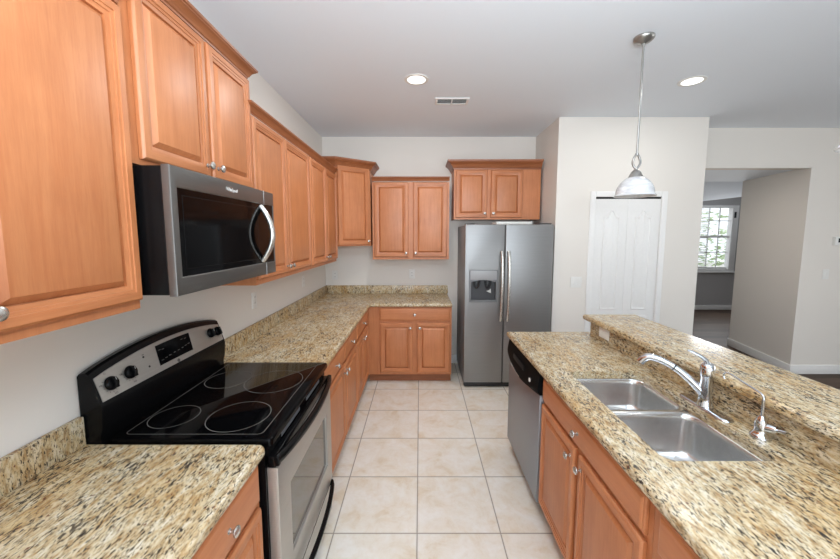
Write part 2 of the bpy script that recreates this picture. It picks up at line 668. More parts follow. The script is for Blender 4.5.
def arched(x0, x1, z0, z1, inset, n=14):
    """panel outline with a cathedral-arched top"""
    x0, x1, z0, z1 = x0 + inset, x1 - inset, z0 + inset, z1 - inset
    w = x1 - x0
    pts = [(x0, z0), (x1, z0)]
    rise = 0.075
    for k in range(n + 1):
        t = k / n
        x = x1 - w * t
        s = max(0.0, 1 - abs(2 * t - 1) / 0.72)
        s = s * s * (3 - 2 * s)
        pts.append((x, z1 - rise + rise * s))
    return pts


for li in range(2):
    lx = 0.3415 * li
    w = 0.340
    leaf = MB()
    leaf.rects([(0, 0.03), (0, 0.002), (0.002, 0)], (0, w, 0, 2.018), True, True)
    lo = leaf.build('door_leaf', M['white_paint'], door1, (lx, 0, 0))
    for (z0, z1, top) in ((0.22, 0.78, False), (0.845, 1.91, True)):
        p = MB()
        rx0, rx1 = 0.085, w - 0.085
        if li == 0:
            rx0, rx1 = 0.09, w - 0.075
        loops = []
        for ins, y in ((0, -0.0), (0.004, -0.006), (0.012, -0.007), (0.020, -0.001), (0.032, -0.001), (0.055, -0.008)):
            if top:
                pts = arched(rx0, rx1, z0, z1, ins)
            else:
                pts = [(rx0 + ins, z0 + ins), (rx1 - ins, z0 + ins), (rx1 - ins, z1 - ins), (rx0 + ins, z1 - ins)]
            loops.append([(x, y, z) for x, z in pts])
        p.loft(loops, False, True)
        p.build('door_panel', M['white_paint'], lo)
MB().box(0.0, 0.681, 0.004, 0.03, 2.020, 2.037).build('door_track', M['shadow_gap'], door1)

# far window with its blind, front room
win = thing('window_1', None, None, (WX0, 7.6, WZ0))
win['kind'] = 'structure'
ww, wh = WX1 - WX0, WZ1 - WZ0
MB().frame((0, ww, 0, wh), (0.07, ww - 0.13, 0.05, wh - 0.05), 0.10, -0.012, 0.004).build('window_frame', M['white_paint'], win)
MB().box(-0.04, ww + 0.04, -0.05, 0.06, -0.03, 0.0, 0.006).build('window_sill', M['white_paint'], win)
m = MB()
gx0, gx1 = 0.07, ww - 0.13
m.box(gx0, gx1, 0.035, 0.07, 0.74, 0.79)
m.box(gx0, gx1, 0.035, 0.07, 0.05, 0.09)
m.build('window_sash', M['white_paint'], win)
m = MB()
for k in (1, 2, 3):
    x = gx0 + (gx1 - gx0) * k / 4
    m.box(x - 0.009, x + 0.009, 0.045, 0.06, 0.05, wh - 0.05)
for z in (0.42, 1.11):
    m.box(gx0, gx1, 0.045, 0.06, z - 0.009, z + 0.009)
m.build('muntin', M['white_paint'], win)
MB().box(gx0, gx1, 0.050, 0.054, 0.05, wh - 0.05).build('window_pane', M['glass'], win)
m = MB()
z = 0.06
while z < wh - 0.06:
    b = bmesh.new()
    bmesh.ops.create_cube(b, size=1)
    m.merge(b, Matrix.Translation((gx0 + 0.225, 0.012, z)) @ Matrix.Rotation(R(18), 4, 'X') @ Matrix.Diagonal((0.44, 0.03, 0.004, 1)))
    z += 0.042
m.build('blind_slats', M['white_paint'], win)
MB().box(ww - 0.10, ww - 0.065, -0.03, -0.008, wh - 0.27, wh - 0.14, 0.003).build('blind_bracket', M['dark_plastic'], win)

# outside
struct('ground', MB().box(0, 20, 7.72, 30, -0.12, -0.08), M['concrete'])
m = MB()
for k in range(2200):
    x = random.uniform(6.5, 16)
    y = random.uniform(12.5, 14.0)
    zt = 1.6 + 1.5 * abs(math.sin(x * 1.7)) + 0.7 * math.sin(x * 4.1)
    z = random.uniform(-0.05, zt)
    s_ = random.uniform(0.07, 0.17)
    mt = Matrix.Translation((x, y, z)) @ Matrix.Rotation(random.uniform(0, 6.3), 4, 'Z') @ Matrix.Rotation(random.uniform(-1, 1), 4, 'X')
    vs = [m.bm.verts.new(mt @ Vector(p)) for p in ((-s_, 0, 0), (0, -s_ * .5, s_ * .2), (s_, 0, 0), (0, s_ * .5, s_ * .2))]
    m._f(vs)
tag(m.build('garden_hedge', M['leaf']), 'green garden shrubs outside the far window', 'hedge', None, 'stuff')


# ------------------------------------------------------------------ cabinet builders
def knob(parent, x, z, y=-0.021):
    m = MB()
    mt = Matrix.Translation((x, y, z)) @ Matrix.Rotation(R(90), 4, 'X')
    m.lathe([(0.0085, -0.001), (0.0085, 0.002), (0.0055, 0.004), (0.0052, 0.013), (0.0075, 0.016), (0.0145, 0.019), (0.0165, 0.022), (0.0160, 0.0255), (0.011, 0.029), (0.004, 0.0305), (0, 0.0306)], 20, mt)
    return m.build('knob', M['nickel'], parent)


FR = 0.055


def door(parent, x, z, w, h, kn=None, y=0.0, rz=0.0, fr=FR):
    """raised panel door; local x along the face, front towards -y; kn = (dx, dz) knob position"""
    m = MB()
    m.rects([(fr - .004, -0.001), (0.001, -0.001), (0, -0.002), (0, -0.013), (0.001, -0.015), (0.007, -0.0205), (0.028, -0.0215), (0.029, -0.0180), (0.038, -0.0172), (0.039, -0.0138), (fr - .004, -0.0105), (fr - .003, -0.0015)], (0, w, 0, h), False, False, rail=1)
    o = m.build('door', [M['wood'], M['wood_h']], parent, (x, y, z), (0, 0, rz), angle=25)
    p = MB()
    p.rects([(fr - .0035, -0.0010), (fr - .001, -0.0012), (fr - .0005, -0.0040), (fr + .016, -0.0185), (fr + .018, -0.0190)], (0, w, 0, h), False, True)
    p.build('panel', M['wood'], o, angle=20)
    if kn:
        knob(o, kn[0], kn[1])
    return o


def drawer(parent, x, z, w, h, knobs=1, y=0.0):
    m = MB()
    m.rects([(0.001, -0.001), (0, -0.002), (0, -0.010), (0.003, -0.0135), (0.009, -0.0150), (0.011, -0.0175), (0.016, -0.0205), (0.019, -0.0210)], (0, w, 0, h))
    o = m.build('drawer_front', M['wood_h'], parent, (x, y, z), angle=20)
    for k in range(knobs):
        knob(o, w * (k + 0.5) / knobs, h / 2)
    return o


CROWN = [(0.0, 0.0), (0.006, 0.0), (0.008, 0.010), (0.014, 0.014), (0.018, 0.022), (0.026, 0.036), (0.038, 0.047), (0.044, 0.050), (0.046, 0.055), (0.054, 0.058), (0.056, 0.070), (0.0, 0.070)]


def crown(parent, path, z, scale=1.0):
    P = [Vector((p[0], p[1])) for p in path]
    n = len(P)
    rows = []
    for d, dz in CROWN:
        row = []
        for i in range(n):
            dirs = []
            if i > 0:
                dirs.append((P[i] - P[i - 1]).normalized())
            if i < n - 1:
                dirs.append((P[i + 1] - P[i]).normalized())
            nn = [Vector((t.y, -t.x)) for t in dirs]
            if len(nn) == 1:
                o = nn[0] * d
            else:
                s_ = nn[0] + nn[1]
                o = s_ * (d / max(0.2, 1 + nn[0].dot(nn[1])))
            q = P[i] + o * scale
            row.append((q.x, q.y, z + dz * scale))
        rows.append(row)
    m = MB()
    loops = [[rows[k][i] for k in range(len(CROWN))] for i in range(n)]
    m.loft(loops, True, True)
    return m.build('crown_moulding', M['wood_shaded'], parent, angle=25)


def upper(name_label, loc, rz, w, z0, z1, doors, depth=0.275, ends=(True, True), group='maple wall cabinets', gap=0.03, cs=1.0):
    """doors: [(x, width, knob side or None)]"""
    t = thing('wall_cabinet', name_label, 'cabinet', (loc[0], loc[1], z0), rz, group)
    h = z1 - z0
    m = MB()
    m.box(0.0005, w - 0.0005, 0, depth, 0.02, h)
    m.box(0.0005, w - 0.0005, 0, 0.02, 0.0, 0.021)
    m.box(0.0005, 0.018, 0.02, depth, 0.0, 0.021)
    m.box(w - 0.018, w - 0.0005, 0.02, depth, 0.0, 0.021)
    m.build('cabinet_box', M['wood'], t)
    for x, dw, side in doors:
        dh = h - gap - 0.024 - (cs - 1) * 0.07
        kn = None
        if side == 'R':
            kn = (dw - 0.028, 0.045)
        elif side == 'L':
            kn = (0.028, 0.045)
        door(t, x, gap, dw, dh, kn)
    path = [(0, 0), (w, 0)]
    if ends[0]:
        path.insert(0, (0, depth))
    if ends[1]:
        path.append((w, depth))
    crown(t, path, h - 0.012 - (cs - 1) * 0.07, cs)
    return t


LF = 0.28    # face frame plane of the left wall cabinets
# near double cabinet, beside the camera
upper('large maple wall cabinet nearest the camera, left of the microwave', (LF, 0.20, 0), R(90), 0.918, 1.412, 2.36,
      [(0.035, 0.434, 'R'), (0.478, 0.434, 'L')], ends=(True, False))
upper('short raised maple wall cabinet directly above the microwave', (LF, 1.122, 0), R(90), 0.796, 1.882, 2.475,
      [(0.036, 0.368, 'R'), (0.424, 0.364, 'L')], ends=(True, True), gap=0.018, cs=0.8)
upper('tall maple double wall cabinet just right of the microwave', (LF, 1.92, 0), R(90), 0.968, 1.37, 2.298,
      [(0.008, 0.436, 'R'), (0.452, 0.500, 'L')], ends=(True, False), cs=0.7)
upper('tall maple double wall cabinet between its twin and the angled corner cabinet', (LF, 2.890, 0), R(90), 0.905, 1.37, 2.298,
      [(0.012, 0.445, 'R'), (0.468, 0.425, 'L')], ends=(False, False), cs=0.7)

# angled corner wall cabinet
t = thing('corner_wall_cabinet', 'angled single door maple wall cabinet raised in the far left corner', 'cabinet', (0, 3.797, 1.53), 0, 'maple wall cabinets')
PENT = [(0.004, 0.56), (0.004, 0.0), (0.285, 0.0), (0.625, 0.26), (0.625, 0.56)]
MB().prism(PENT, 0.0, 0.895).build('cabinet_box', M['wood'], t)
ang = math.atan2(0.26, 0.34)
L_ = math.hypot(0.26, 0.34)
ux, uy = math.cos(ang), math.sin(ang)
door(t, 0.285 + ux * 0.018, uy * 0.018, L_ - 0.036, 0.865, (L_ - 0.036 - 0.028, 0.045), 0, 0).location = (0.285 + ux * 0.018, 0.0 + uy * 0.018, 0.012)
[c for c in t.children if c.name.startswith('door')][0].rotation_euler = (0, 0, ang)
crown(t, [(0.004, 0.0), (0.285, 0.0), (0.625, 0.26), (0.625, 0.56)], 0.855, 1.35)

BF = 4.055   # face plane of the back wall cabinets
upper('maple double wall cabinet on the back wall, lower than the fridge cabinet', (0.645, BF, 0), 0, 0.895, 1.370, 2.262,
      [(0.025, 0.395, 'R'), (0.475, 0.395, 'L')], depth=0.30, ends=(False, False), cs=0.7)
upper('short maple double wall cabinet above the refrigerator', (1.592, BF, 0), 0, 1.0, 1.836, 2.445,
      [(0.02, 0.362, 'R'), (0.425, 0.365, 'L')], depth=0.30, ends=(True, False), gap=0.022, cs=1.4)


def base(label, loc, rz, w, z_top, fronts, depth=0.575, hollow=False, group='maple base cabinets'):
    """fronts: list of ('drawer', x, z, w, h, nknobs) and ('door', x, z, w, h, side)"""
    t = thing('base_cabinet', label, 'cabinet', loc, rz, group)
    m = MB()
    if hollow:
        m.box(0, w, 0, 0.02, 0.10, z_top)
        m.box(0, 0.018, 0.02, depth, 0.10, z_top)
        m.box(w - 0.018, w, 0.02, depth, 0.10, z_top)
        m.box(0.018, w - 0.018, 0.02, depth, 0.10, 0.12)
        m.box(0.018, w - 0.018, depth - 0.012, depth, 0.12, z_top)
    else:
        m.box(0, w, 0, depth, 0.10, z_top)
    m.build('cabinet_box', M['wood'], t)
    MB().box(0, w, 0.065, depth, 0.0, 0.10).build('toe_kick', M['wood_shaded'], t)
    for f in fronts:
        if f[0] == 'drawer':
            drawer(t, f[1], f[2], f[3], f[4], f[5])
        else:
            _, x, z, dw, dh, side = f
            kn = (dw - 0.030, dh - 0.052) if side == 'R' else (0.030, dh - 0.052)
            door(t, x, z, dw, dh, kn)
    return t


DZ, DH = 0.715, 0.145      # drawer front
OZ, OH = 0.125, 0.565      # base door
# left run: near piece (local x -> +Y)
base('maple base cabinet under the near counter, left of the range', (0.62, 0.27, 0), R(90), 0.885, 0.872,
     [('drawer', 0.02, DZ, 0.41, DH, 1), ('drawer', 0.455, DZ, 0.41, DH, 1), ('door', 0.02, OZ, 0.41, OH, 'R'), ('door', 0.455, OZ, 0.41, OH, 'L')])
base('maple base cabinet with two drawers, right beside the range', (0.62, 1.932, 0), R(90), 1.08, 0.872,
     [('drawer', 0.02, DZ, 0.535, DH, 1), ('drawer', 0.575, DZ, 0.485, DH, 1), ('door', 0.02, OZ, 0.535, OH, 'R'), ('door', 0.575, OZ, 0.485, OH, 'L')])
base('maple base cabinet with one drawer, in the inner corner of the L-shaped run', (0.62, 3.014, 0), R(90), 0.70, 0.872,
     [('drawer', 0.015, DZ, 0.63, DH, 1), ('door', 0.015, OZ, 0.305, OH, 'R'), ('door', 0.335, OZ, 0.31, OH, 'L')])
base('maple base cabinet on the back wall beside the refrigerator', (0.622, 3.735, 0), 0, 0.928, 0.872,
     [('drawer', 0.13, DZ, 0.78, DH, 1), ('door', 0.135, OZ, 0.365, OH, 'R'), ('door', 0.545, OZ, 0.365, OH, 'L')])
# island (local x -> -Y)
base('maple sink base cabinet in the island beside the dishwasher', (1.90, 1.868, 0), R(-90), 0.915, 0.878,
     [('drawer', 0.02, 0.735, 0.875, 0.128, 1), ('door', 0.02, OZ, 0.408, 0.588, 'R'), ('door', 0.470, OZ, 0.425, 0.588, 'L')], hollow=True, depth=0.57)
base('maple base cabinet at the near end of the island', (1.90, 0.951, 0), R(-90), 0.80, 0.878,
     [('drawer', 0.035, 0.735, 0.73, 0.128, 1), ('door', 0.035, OZ, 0.355, 0.588, 'R'), ('door', 0.41, OZ, 0.355, 0.588, 'L')], depth=0.57)
# finished panel closing the island beyond the dishwasher
tag(MB().box(1.95, 2.47, 2.552, 2.570, 0.0, 0.878).build('end_panel', M['wood'], recentre=True), 'maple panel closing the far end of the island', 'panel')


# ------------------------------------------------------------------ granite
def offset_poly(poly, dists):
    n = len(poly)
    P = [Vector(p) for p in poly]
    lines = []
    for i in range(n):
        a, b = P[i], P[(i + 1) % n]
        t = (b - a).normalized()
        nn = Vector((-t.y, t.x))        # inward for a counter-clockwise outline
        lines.append((a + nn * dists[i], t))
    out = []
    for i in range(n):
        (p, t), (q, u) = lines[i - 1], lines[i]
        den = t.x * u.y - t.y * u.x
        if abs(den) < 1e-9:
            out.append((q.x, q.y))
            continue
        k = ((q.x - p.x) * u.y - (q.y - p.y) * u.x) / den
        out.append((p.x + t.x * k, p.y + t.y * k))
    return out


def slab(poly, flags, z0, z1, r=0.018, hole=None):
    """worktop: counter-clockwise outline, flags = which edges are rounded, optional hole outline"""
    m = MB()
    bm = m.bm
    prof = [(r * (1 - math.sin(R(a))), z1 - r * (1 - math.cos(R(a)))) for a in (0, 15, 30, 45, 60, 75, 90)]
    rb = r * 0.7
    prof += [(rb * (1 - math.cos(R(a))), z0 + rb * (1 - math.sin(R(a)))) for a in (0, 22, 45, 67, 90)]
    loops = []
    for d, z in prof:
        loops.append([(x, y, z) for x, y in offset_poly(poly, [d * f for f in flags])])
    L = m.loft(loops, False, False)
    H0 = H1 = None
    if hole:
        e = 0.004
        Lh = m.loft([[(x, y, z1) for x, y in hole], [(x, y, z0) for x, y in hole]], False, False)
        H0, H1 = Lh[0], Lh[1]
    for lp, hl in ((L[0], H0), (L[-1], H1)):
        edges = []
        for ring in (lp, hl):
            if ring:
                for i in range(len(ring)):
                    ed = bm.edges.get((ring[i], ring[(i + 1) % len(ring)]))
                    edges.append(ed)
        bmesh.ops.triangle_fill(bm, edges=edges, use_beauty=True, use_dissolve=False)
    return m


def rounded_corner(c, d1, d2, r, n=5):
    """points rounding the corner c between unit directions d1 (arriving) and d2 (leaving)"""
    c, d1, d2 = Vector(c), Vector(d1), Vector(d2)
    o = c - d1 * r + d2 * r
    pts = []
    for k in range(n + 1):
        a = R(90 * k / n)
        pts.append(tuple(o + (-d2) * r * math.cos(a) + d1 * r * math.sin(a)))
    return pts


CT = 0.914
ng = 'granite worktops'
# near left counter: outline counter-clockwise
cor = rounded_corner((0.655, 1.166), (0, 1), (-1, 0), 0.03)
poly = [(0.003, 0.2), (0.655, 0.2)] + cor + [(0.105, 1.166), (0.105, 1.154), (0.003, 1.154)]
fl = [1, 1] + [1] * (len(cor) - 1) + [1, 0, 0, 0]
tag(slab(poly, fl, CT - 0.04, CT).build('countertop', M['granite'], recentre=True, angle=40), 'near left granite countertop between camera and range', 'countertop', ng)
poly = [(0.003, 1.93), (0.655, 1.93), (0.655, 3.70), (1.554, 3.70), (1.554, 4.357), (0.003, 4.357)]
tag(slab(poly, [1, 1, 1, 1, 0, 0], CT - 0.04, CT).build('countertop', M['granite'], recentre=True, angle=40), 'L-shaped granite countertop running into the far left corner', 'countertop', ng)
IT = 0.92
SX0, SX1, SY0, SY1 = 2.0, 2.38, 1.055, 1.80
hole = rrect(SX0, SX1, SY0, SY1, 0.045, 8)
poly = [(1.865, -0.4), (2.56, -0.4), (2.49, 2.585), (1.865, 2.585)]
tag(slab(poly, [1, 0, 1, 1], IT - 0.04, IT, 0.018, hole).build('countertop', M['granite'], recentre=True, angle=40), 'lower granite island countertop around the sink', 'countertop', ng)
poly = [(2.485, -0.4), (2.80, -0.4), (2.80, 2.52), (2.412, 2.52)]
tag(slab(poly, [1, 1, 1, 1], 1.030, 1.070).build('bar_top', M['granite'], recentre=True, angle=40), 'raised granite breakfast bar top along the island', 'countertop', ng)
# upstands
sg = 'granite upstands'
tag(MB().box(0.002, 0.022, 0.2, 1.153, CT + .0005, CT + 0.105, 0.003).build('backsplash', M['granite_v'], recentre=True), 'short granite backsplash behind the near left counter', 'backsplash', sg)
tag(MB().box(0.002, 0.022, 1.935, 4.358, CT + .0005, CT + 0.105, 0.003).build('backsplash', M['granite_v'], recentre=True), 'long granite backsplash along the left wall beyond the range', 'backsplash', sg)
tag(MB().box(0.023, 1.553, 4.338, 4.358, CT + .0005, CT + 0.105, 0.003).build('backsplash', M['granite_v'], recentre=True), 'granite backsplash along the back wall', 'backsplash', sg)
tag(MB().prism([(2.525, -0.4), (2.555, -0.4), (2.475, 2.468), (2.445, 2.468)], IT + .0005, 1.0295, 0.002).build('island_backsplash', M['granite'], recentre=True), 'granite riser between island counter and bar top', 'backsplash', sg)

# ------------------------------------------------------------------ kitchen sink
t = thing('double_sink', 'stainless undermount double bowl sink in the island', 'sink', (0, 0, IT - 0.04))
t.location = ((SX0 + SX1) / 2, (SY0 + SY1) / 2, IT - 0.041)
hx, hy = (SX1 - SX0) / 2, (SY1 - SY0) / 2


def bowl(y0, y1, x0, x1, depth, name='bowl'):
    m = MB()
    loops = []
    for ins, z, r in ((-0.012, 0.0, 0.062), (0.002, 0.0, 0.055), (0.006, -0.006, 0.055), (0.009, -0.03, 0.055), (0.016, -depth + 0.035, 0.06), (0.026, -depth + 0.012, 0.06), (0.048, -depth, 0.05), (0.09, -depth - 0.004, 0.03)):
        loops.append([(x, y, z) for x, y in rrect(x0 + ins, x1 - ins, y0 + ins, y1 - ins, r, 8)])
    m.loft(loops, False, True)
    o = m.build(name, M['steel_sink'], t, angle=60)
    d = MB()
    cx, cy = (x0 + x1) / 2, (y0 + y1) / 2
    d.lathe([(0.0, -depth + 0.0), (0.03, -depth + 0.0), (0.036, -depth + 0.002), (0.045, -depth + 0.001), (0.046, -depth - 0.004)], 24, Matrix.Translation((cx, cy, 0)), False)
    d.build('drain', M['chrome'], o)
    return o


bowl(-hy - 0.004, 0.012, -hx - 0.004, hx + 0.004, 0.19)
bowl(0.036, hy + 0.004, -hx - 0.004, hx + 0.004, 0.17)
MB().box(-hx - 0.004, hx + 0.004, 0.004, 0.044, -0.010, -0.002, 0.003).build('divider', M['steel_sink'], t)

# ------------------------------------------------------------------ faucet
t = thing('kitchen_faucet', 'chrome single lever kitchen faucet behind the sink', 'faucet', (2.412, 1.405, IT))
m = MB()
loops = []
for ins, z in ((0, 0.0), (0, 0.004), (0.004, 0.009), (0.012, 0.011)):
    loops.append([(x, y, z) for x, y in rrect(-0.028 + ins, 0.028 - ins, -0.125 + ins, 0.125 - ins, 0.0279 - ins, 10)])
m.loft(loops, True, True)
m.build('base_plate', M['chrome'], t, angle=50)
MB().lathe([(0.031, 0.010), (0.031, 0.014), (0.027, 0.022), (0.0245, 0.05), (0.0240, 0.135), (0.0265, 0.140), (0.027, 0.150), (0.027, 0.168), (0.0245, 0.186), (0.017, 0.196), (0.0, 0.199)], 28).build('body', M['chrome'], t, angle=50)
m = MB()
sp = []
D = Vector((-0.80, 0.60, 0)).normalized()
for k in range(19):
    u = k / 18
    s_ = 0.010 + 0.228 * u
    z = 0.062 + 0.118 * math.sin(u ** 0.9 * PI * 0.56) - (0.030 * max(0, (u - 0.86) / 0.14) ** 1.6)
    sp.append((D.x * s_, D.y * s_, z))
rad = [0.019 - 0.004 * min(1, k / 8) for k in range(10)] + [0.0150 + 0.0035 * (k / 9) for k in range(9)]
m.tube(sp, rad, 16)
spo = m.build('spout', M['chrome'], t, angle=50)
i0 = 8
m = MB()
m.tube([sp[8], tuple(Vector(sp[8]).lerp(Vector(sp[9]), 0.35))], 0.0162, 16)
m.build('spray_head_joint', M['dark_plastic'], spo)
m = MB()
lv = [(0.004, 0, 0.183), (-0.006, 0.006, 0.206), (-0.022, 0.018, 0.222), (-0.046, 0.034, 0.234), (-0.058, 0.042, 0.238)]
m.tube(lv, [0.020, 0.016, 0.012, 0.0105, 0.006], 12, flat=(0.6, 1.15))
m.build('lever', M['chrome'], t, angle=50)

# ------------------------------------------------------------------ drinking water tap
t = thing('filtered_water_tap', 'small chrome drinking water tap right of the main faucet', 'tap', (2.436, 1.188, IT))
MB().lathe([(0.031, 0), (0.031, 0.006), (0.027, 0.014), (0.021, 0.020), (0.019, 0.032), (0.020, 0.056), (0.013, 0.074), (0.0085, 0.082), (0.0, 0.083)], 24).build('body', M['chrome'], t, angle=50)
m = MB()
m.tube([(0, 0, 0.04), (0.012, -0.020, 0.046), (0.020, -0.036, 0.048)], [0.015, 0.017, 0.014], 14)
m.tube([(0.018, -0.034, 0.048), (0.030, -0.058, 0.050)], [0.006, 0.009], 12)
m.build('lever', M['chrome'], t, angle=50)
m = MB()
pts = [(0, 0, 0.06), (0, 0, 0.140)]
for k in range(9):
    a = R(90 * k / 8)
    pts.append((0, 0.022 * (1 - math.cos(a)), 0.140 + 0.022 * math.sin(a)))
pts += [(-0.010, 0.07, 0.176), (-0.020, 0.115, 0.190)]
for k in range(1, 11):
    a = R(135 * k / 10)
    pts.append((-0.022, 0.125 + 0.018 * math.sin(a), 0.173 + 0.018 * math.cos(a)))
m.tube(pts, [0.0052] * 2 + [0.0034] * (len(pts) - 2), 12)
m.build('spout', M['chrome'], t, angle=50)

# ------------------------------------------------------------------ range
t = thing('electric_range', 'stainless and black freestanding electric range between the left counters', 'range', (0.64, 1.170, 0), R(90))
W = 0.756
MB().box(0.002, W - 0.002, 0.0, 0.60, 0.04, 0.895).build('range_body', M['black'], t)
m = MB()
loops = []
for ins, z in ((0.006, 0.893), (0, 0.897), (0, 0.915), (0.002, 0.921), (0.008, 0.925)):
    loops.append([(x, y, z) for x, y in rrect(ins, W - ins, -0.028 + ins, 0.555, 0.014, 4)])
m.loft(loops, True, True)
ck = m.build('cooktop', M['black_glass'], t, angle=30)


def flat_ring(parent, cx, cy, rx, ry, wd, z, name, mat):
    m = MB()
    n = 64
    lo = [[(cx + (rx - wd / 2 + k * wd) * math.cos(2 * PI * i / n), cy + (ry - wd / 2 + k * wd) * math.sin(2 * PI * i / n), z) for i in range(n)] for k in (0, 1)]
    m.loft(lo, False, False)
    return m.build(name, mat, parent)


# local x = Y - 1.170 ; local y = 0.64 - X
for (X, Y, r) in ((0.213, 1.325, 0.088), (0.470, 1.330, 0.118), (0.470, 1.665, 0.135), (0.232, 1.685, 0.105)):
    flat_ring(ck, Y - 1.170, 0.64 - X, r, r, 0.0024, 0.9256, 'burner_ring', M['ring_grey'])
m = MB()
o_ = rrect(0.028, W - 0.024, 0.018, 0.525, 0.02, 4)
i_ = rrect(0.030, W - 0.026, 0.020, 0.523, 0.018, 4)
m.loft([[(x, y, 0.9256) for x, y in o_], [(x, y, 0.9256) for x, y in i_]], False, False)
m.build('glass_border', M['ring_grey'], ck)

# backguard: black arched housing with a stainless control panel on its sloping face
m = MB()
n = 24


def arch(u):
    return 1.172 + 0.048 * (1 - (2 * u - 1) ** 2) ** 0.9


loops = []
for k in range(n + 1):
    u = k / n
    x = -0.012 + (W + 0.012) * u
    zt = arch(u)
    loops.append([(x, 0.635, 0.90), (x, 0.570, 0.90), (x, 0.570, 0.945), (x, 0.562, 0.968), (x, 0.556, 1.045), (x, 0.560, 1.058), (x, 0.590, zt - 0.022), (x, 0.596, zt - 0.006), (x, 0.606, zt), (x, 0.628, zt - 0.003), (x, 0.635, zt - 0.012)])
m.loft(loops, True, True)
bg = m.build('backguard', M['black'], t, angle=35)


def face_pt(u, v, lift=0.0):
    """point on the sloped face: u across 0..1, v up 0..1"""
    ztop = arch(u) - 0.024
    z = 1.060 + (ztop - 1.060) * v
    zf = arch(u) - 0.022
    y = 0.560 + (0.590 - 0.560) * (z - 1.058) / (zf - 1.058)
    return Vector((-0.012 + (W + 0.012) * u, y - lift, z))


def face_patch(u0, u1, v0, v1, lift, name, mat, parent, nu=24, thick=0.003, rnd=0.0):
    m = MB()
    top, bot = [], []
    us = [u0 + (u1 - u0) * k / nu for k in range(nu + 1)]
    lo = [[face_pt(u, v0, lift - thick) for u in us], [face_pt(u, v0, lift) for u in us], [face_pt(u, v1, lift) for u in us], [face_pt(u, v1, lift - thick) for u in us]]
    lo = [[p[i] for p in lo] for i in range(nu + 1)]
    m.loft(lo, True, True)
    return m.build(name, mat, parent)


cp = face_patch(0.012, 0.985, 0.04, 0.97, 0.003, 'control_panel', M['steel_range'], bg)
ds = face_patch(0.375, 0.655, 0.22, 0.86, 0.0045, 'clock_display', M['black_glass'], bg, 10)
slope = math.atan2(0.030, 0.10)
ROTF = (R(90) - slope, 0, 0)


def knob_at(u, v):
    p = face_pt(u, v, 0.003)
    m = MB()
    m.lathe([(0.0, 0.0), (0.025, 0.0), (0.026, 0.004), (0.023, 0.012), (0.021, 0.014), (0.0, 0.0145)], 28)
    m.box(-0.006, 0.006, -0.021, 0.021, 0.012, 0.026, 0.003)
    k = m.build('control_knob', M['black'], bg, p, ROTF)
    MB().box(-0.0012, 0.0012, 0.008, 0.020, 0.0262, 0.0268).build('pointer_line', M['marking_light'], k)
    # dial ticks and lettering printed round the knob
    d = MB()
    for j in range(11):
        a = R(-60 - 24 * j)
        if j in (3,):
            continue
        b = bmesh.new()
        bmesh.ops.create_cube(b, size=1)
        d.merge(b, Matrix.Rotation(a, 4, 'Z') @ Matrix.Translation((0, 0.0315, 0.0004)) @ Matrix.Diagonal((0.0014, 0.005, 0.0006, 1)))
    d.build('dial_marks', M['marking'], bg, p, ROTF)
    return p


for u in (0.075, 0.185):
    p = knob_at(u, 0.50)
    for s_, dx, dz in (('OFF', -0.004, 0.041), ('HI', -0.038, 0.006), ('LO', 0.008, -0.041)):
        q = p + Vector((dx, -0.0003 + dz * 0.29, dz * 0.957))
        text_mesh('dial_lettering', s_, 0.010, M['marking'], bg, q, ROTF)
for u in (0.865, 0.945):
    knob_at(u, 0.58)
for u, v in ((0.285, 0.72), (0.305, 0.36)):
    p = face_pt(u, v, 0.003)
    MB().lathe([(0.0045, 0), (0.0045, 0.001), (0, 0.0012)], 16).build('indicator_light', M['dark_plastic'], bg, p, ROTF)
    text_mesh('dial_lettering', 'ON', 0.007, M['marking'], bg, p + Vector((0.012 if v < .5 else -0.002, 0.0, 0.010 if v > .5 else -0.008)), ROTF)
# key legends on the display: short pale bars
d = MB()
for (u, v) in ((0.395, 0.70), (0.42, 0.68), (0.40, 0.36), (0.43, 0.38), (0.46, 0.40), (0.50, 0.42), (0.535, 0.43), (0.57, 0.45), (0.58, 0.73), (0.61, 0.72), (0.60, 0.48), (0.63, 0.5)):
    p = face_pt(u, v, 0.0052)
    b = bmesh.new()
    bmesh.ops.create_cube(b, size=1)
    d.merge(b, Matrix.Translation(p) @ Matrix.Rotation(R(90) - slope, 4, 'X') @ Matrix.Diagonal((0.013, 0.003, 0.0006, 1)))
d.build('key_legend', plain('dim_key_print', (78, 76, 73), 0.5), ds)
p = face_pt(0.515, 0.10, 0.003)
MB().lathe([(0.0085, 0), (0.0085, 0.001), (0, 0.0012)], 24).build('round_emblem', M['marking'], bg, p, ROTF)
# oven door, y negative = out of the front
dr = MB().frame((0.012, W - 0.012, 0.225, 0.805), (0.125, W - 0.10, 0.365, 0.665), -0.002, -0.042, 0.006).build('oven_door', M['steel_range'], t)
MB().box(0.120, W - 0.095, -0.030, -0.012, 0.360, 0.670).build('oven_window', M['door_glass'], dr)
MB().box(0.012, W - 0.012, -0.034, -0.004, 0.805, 0.850, 0.004).build('door_top_strip', M['black'], dr)
m = MB()
hp = []
for k in range(25):
    u = k / 24
    hp.append((0.012 + (W - 0.024) * u, -0.036 - 0.036 * math.sin(PI * u) ** 0.7, 0.835 - 0.004 * math.sin(PI * u)))
m.tube(hp, 0.017, 14, flat=(1.15, 0.85))
for x in (0.012, W - 0.012):
    m.box(x - 0.012 if x > 0.3 else x - 0.006, x + 0.006 if x > 0.3 else x + 0.012, -0.050, -0.030, 0.815, 0.852, 0.004)
m.build('door_handle', M['black'], dr, angle=50)
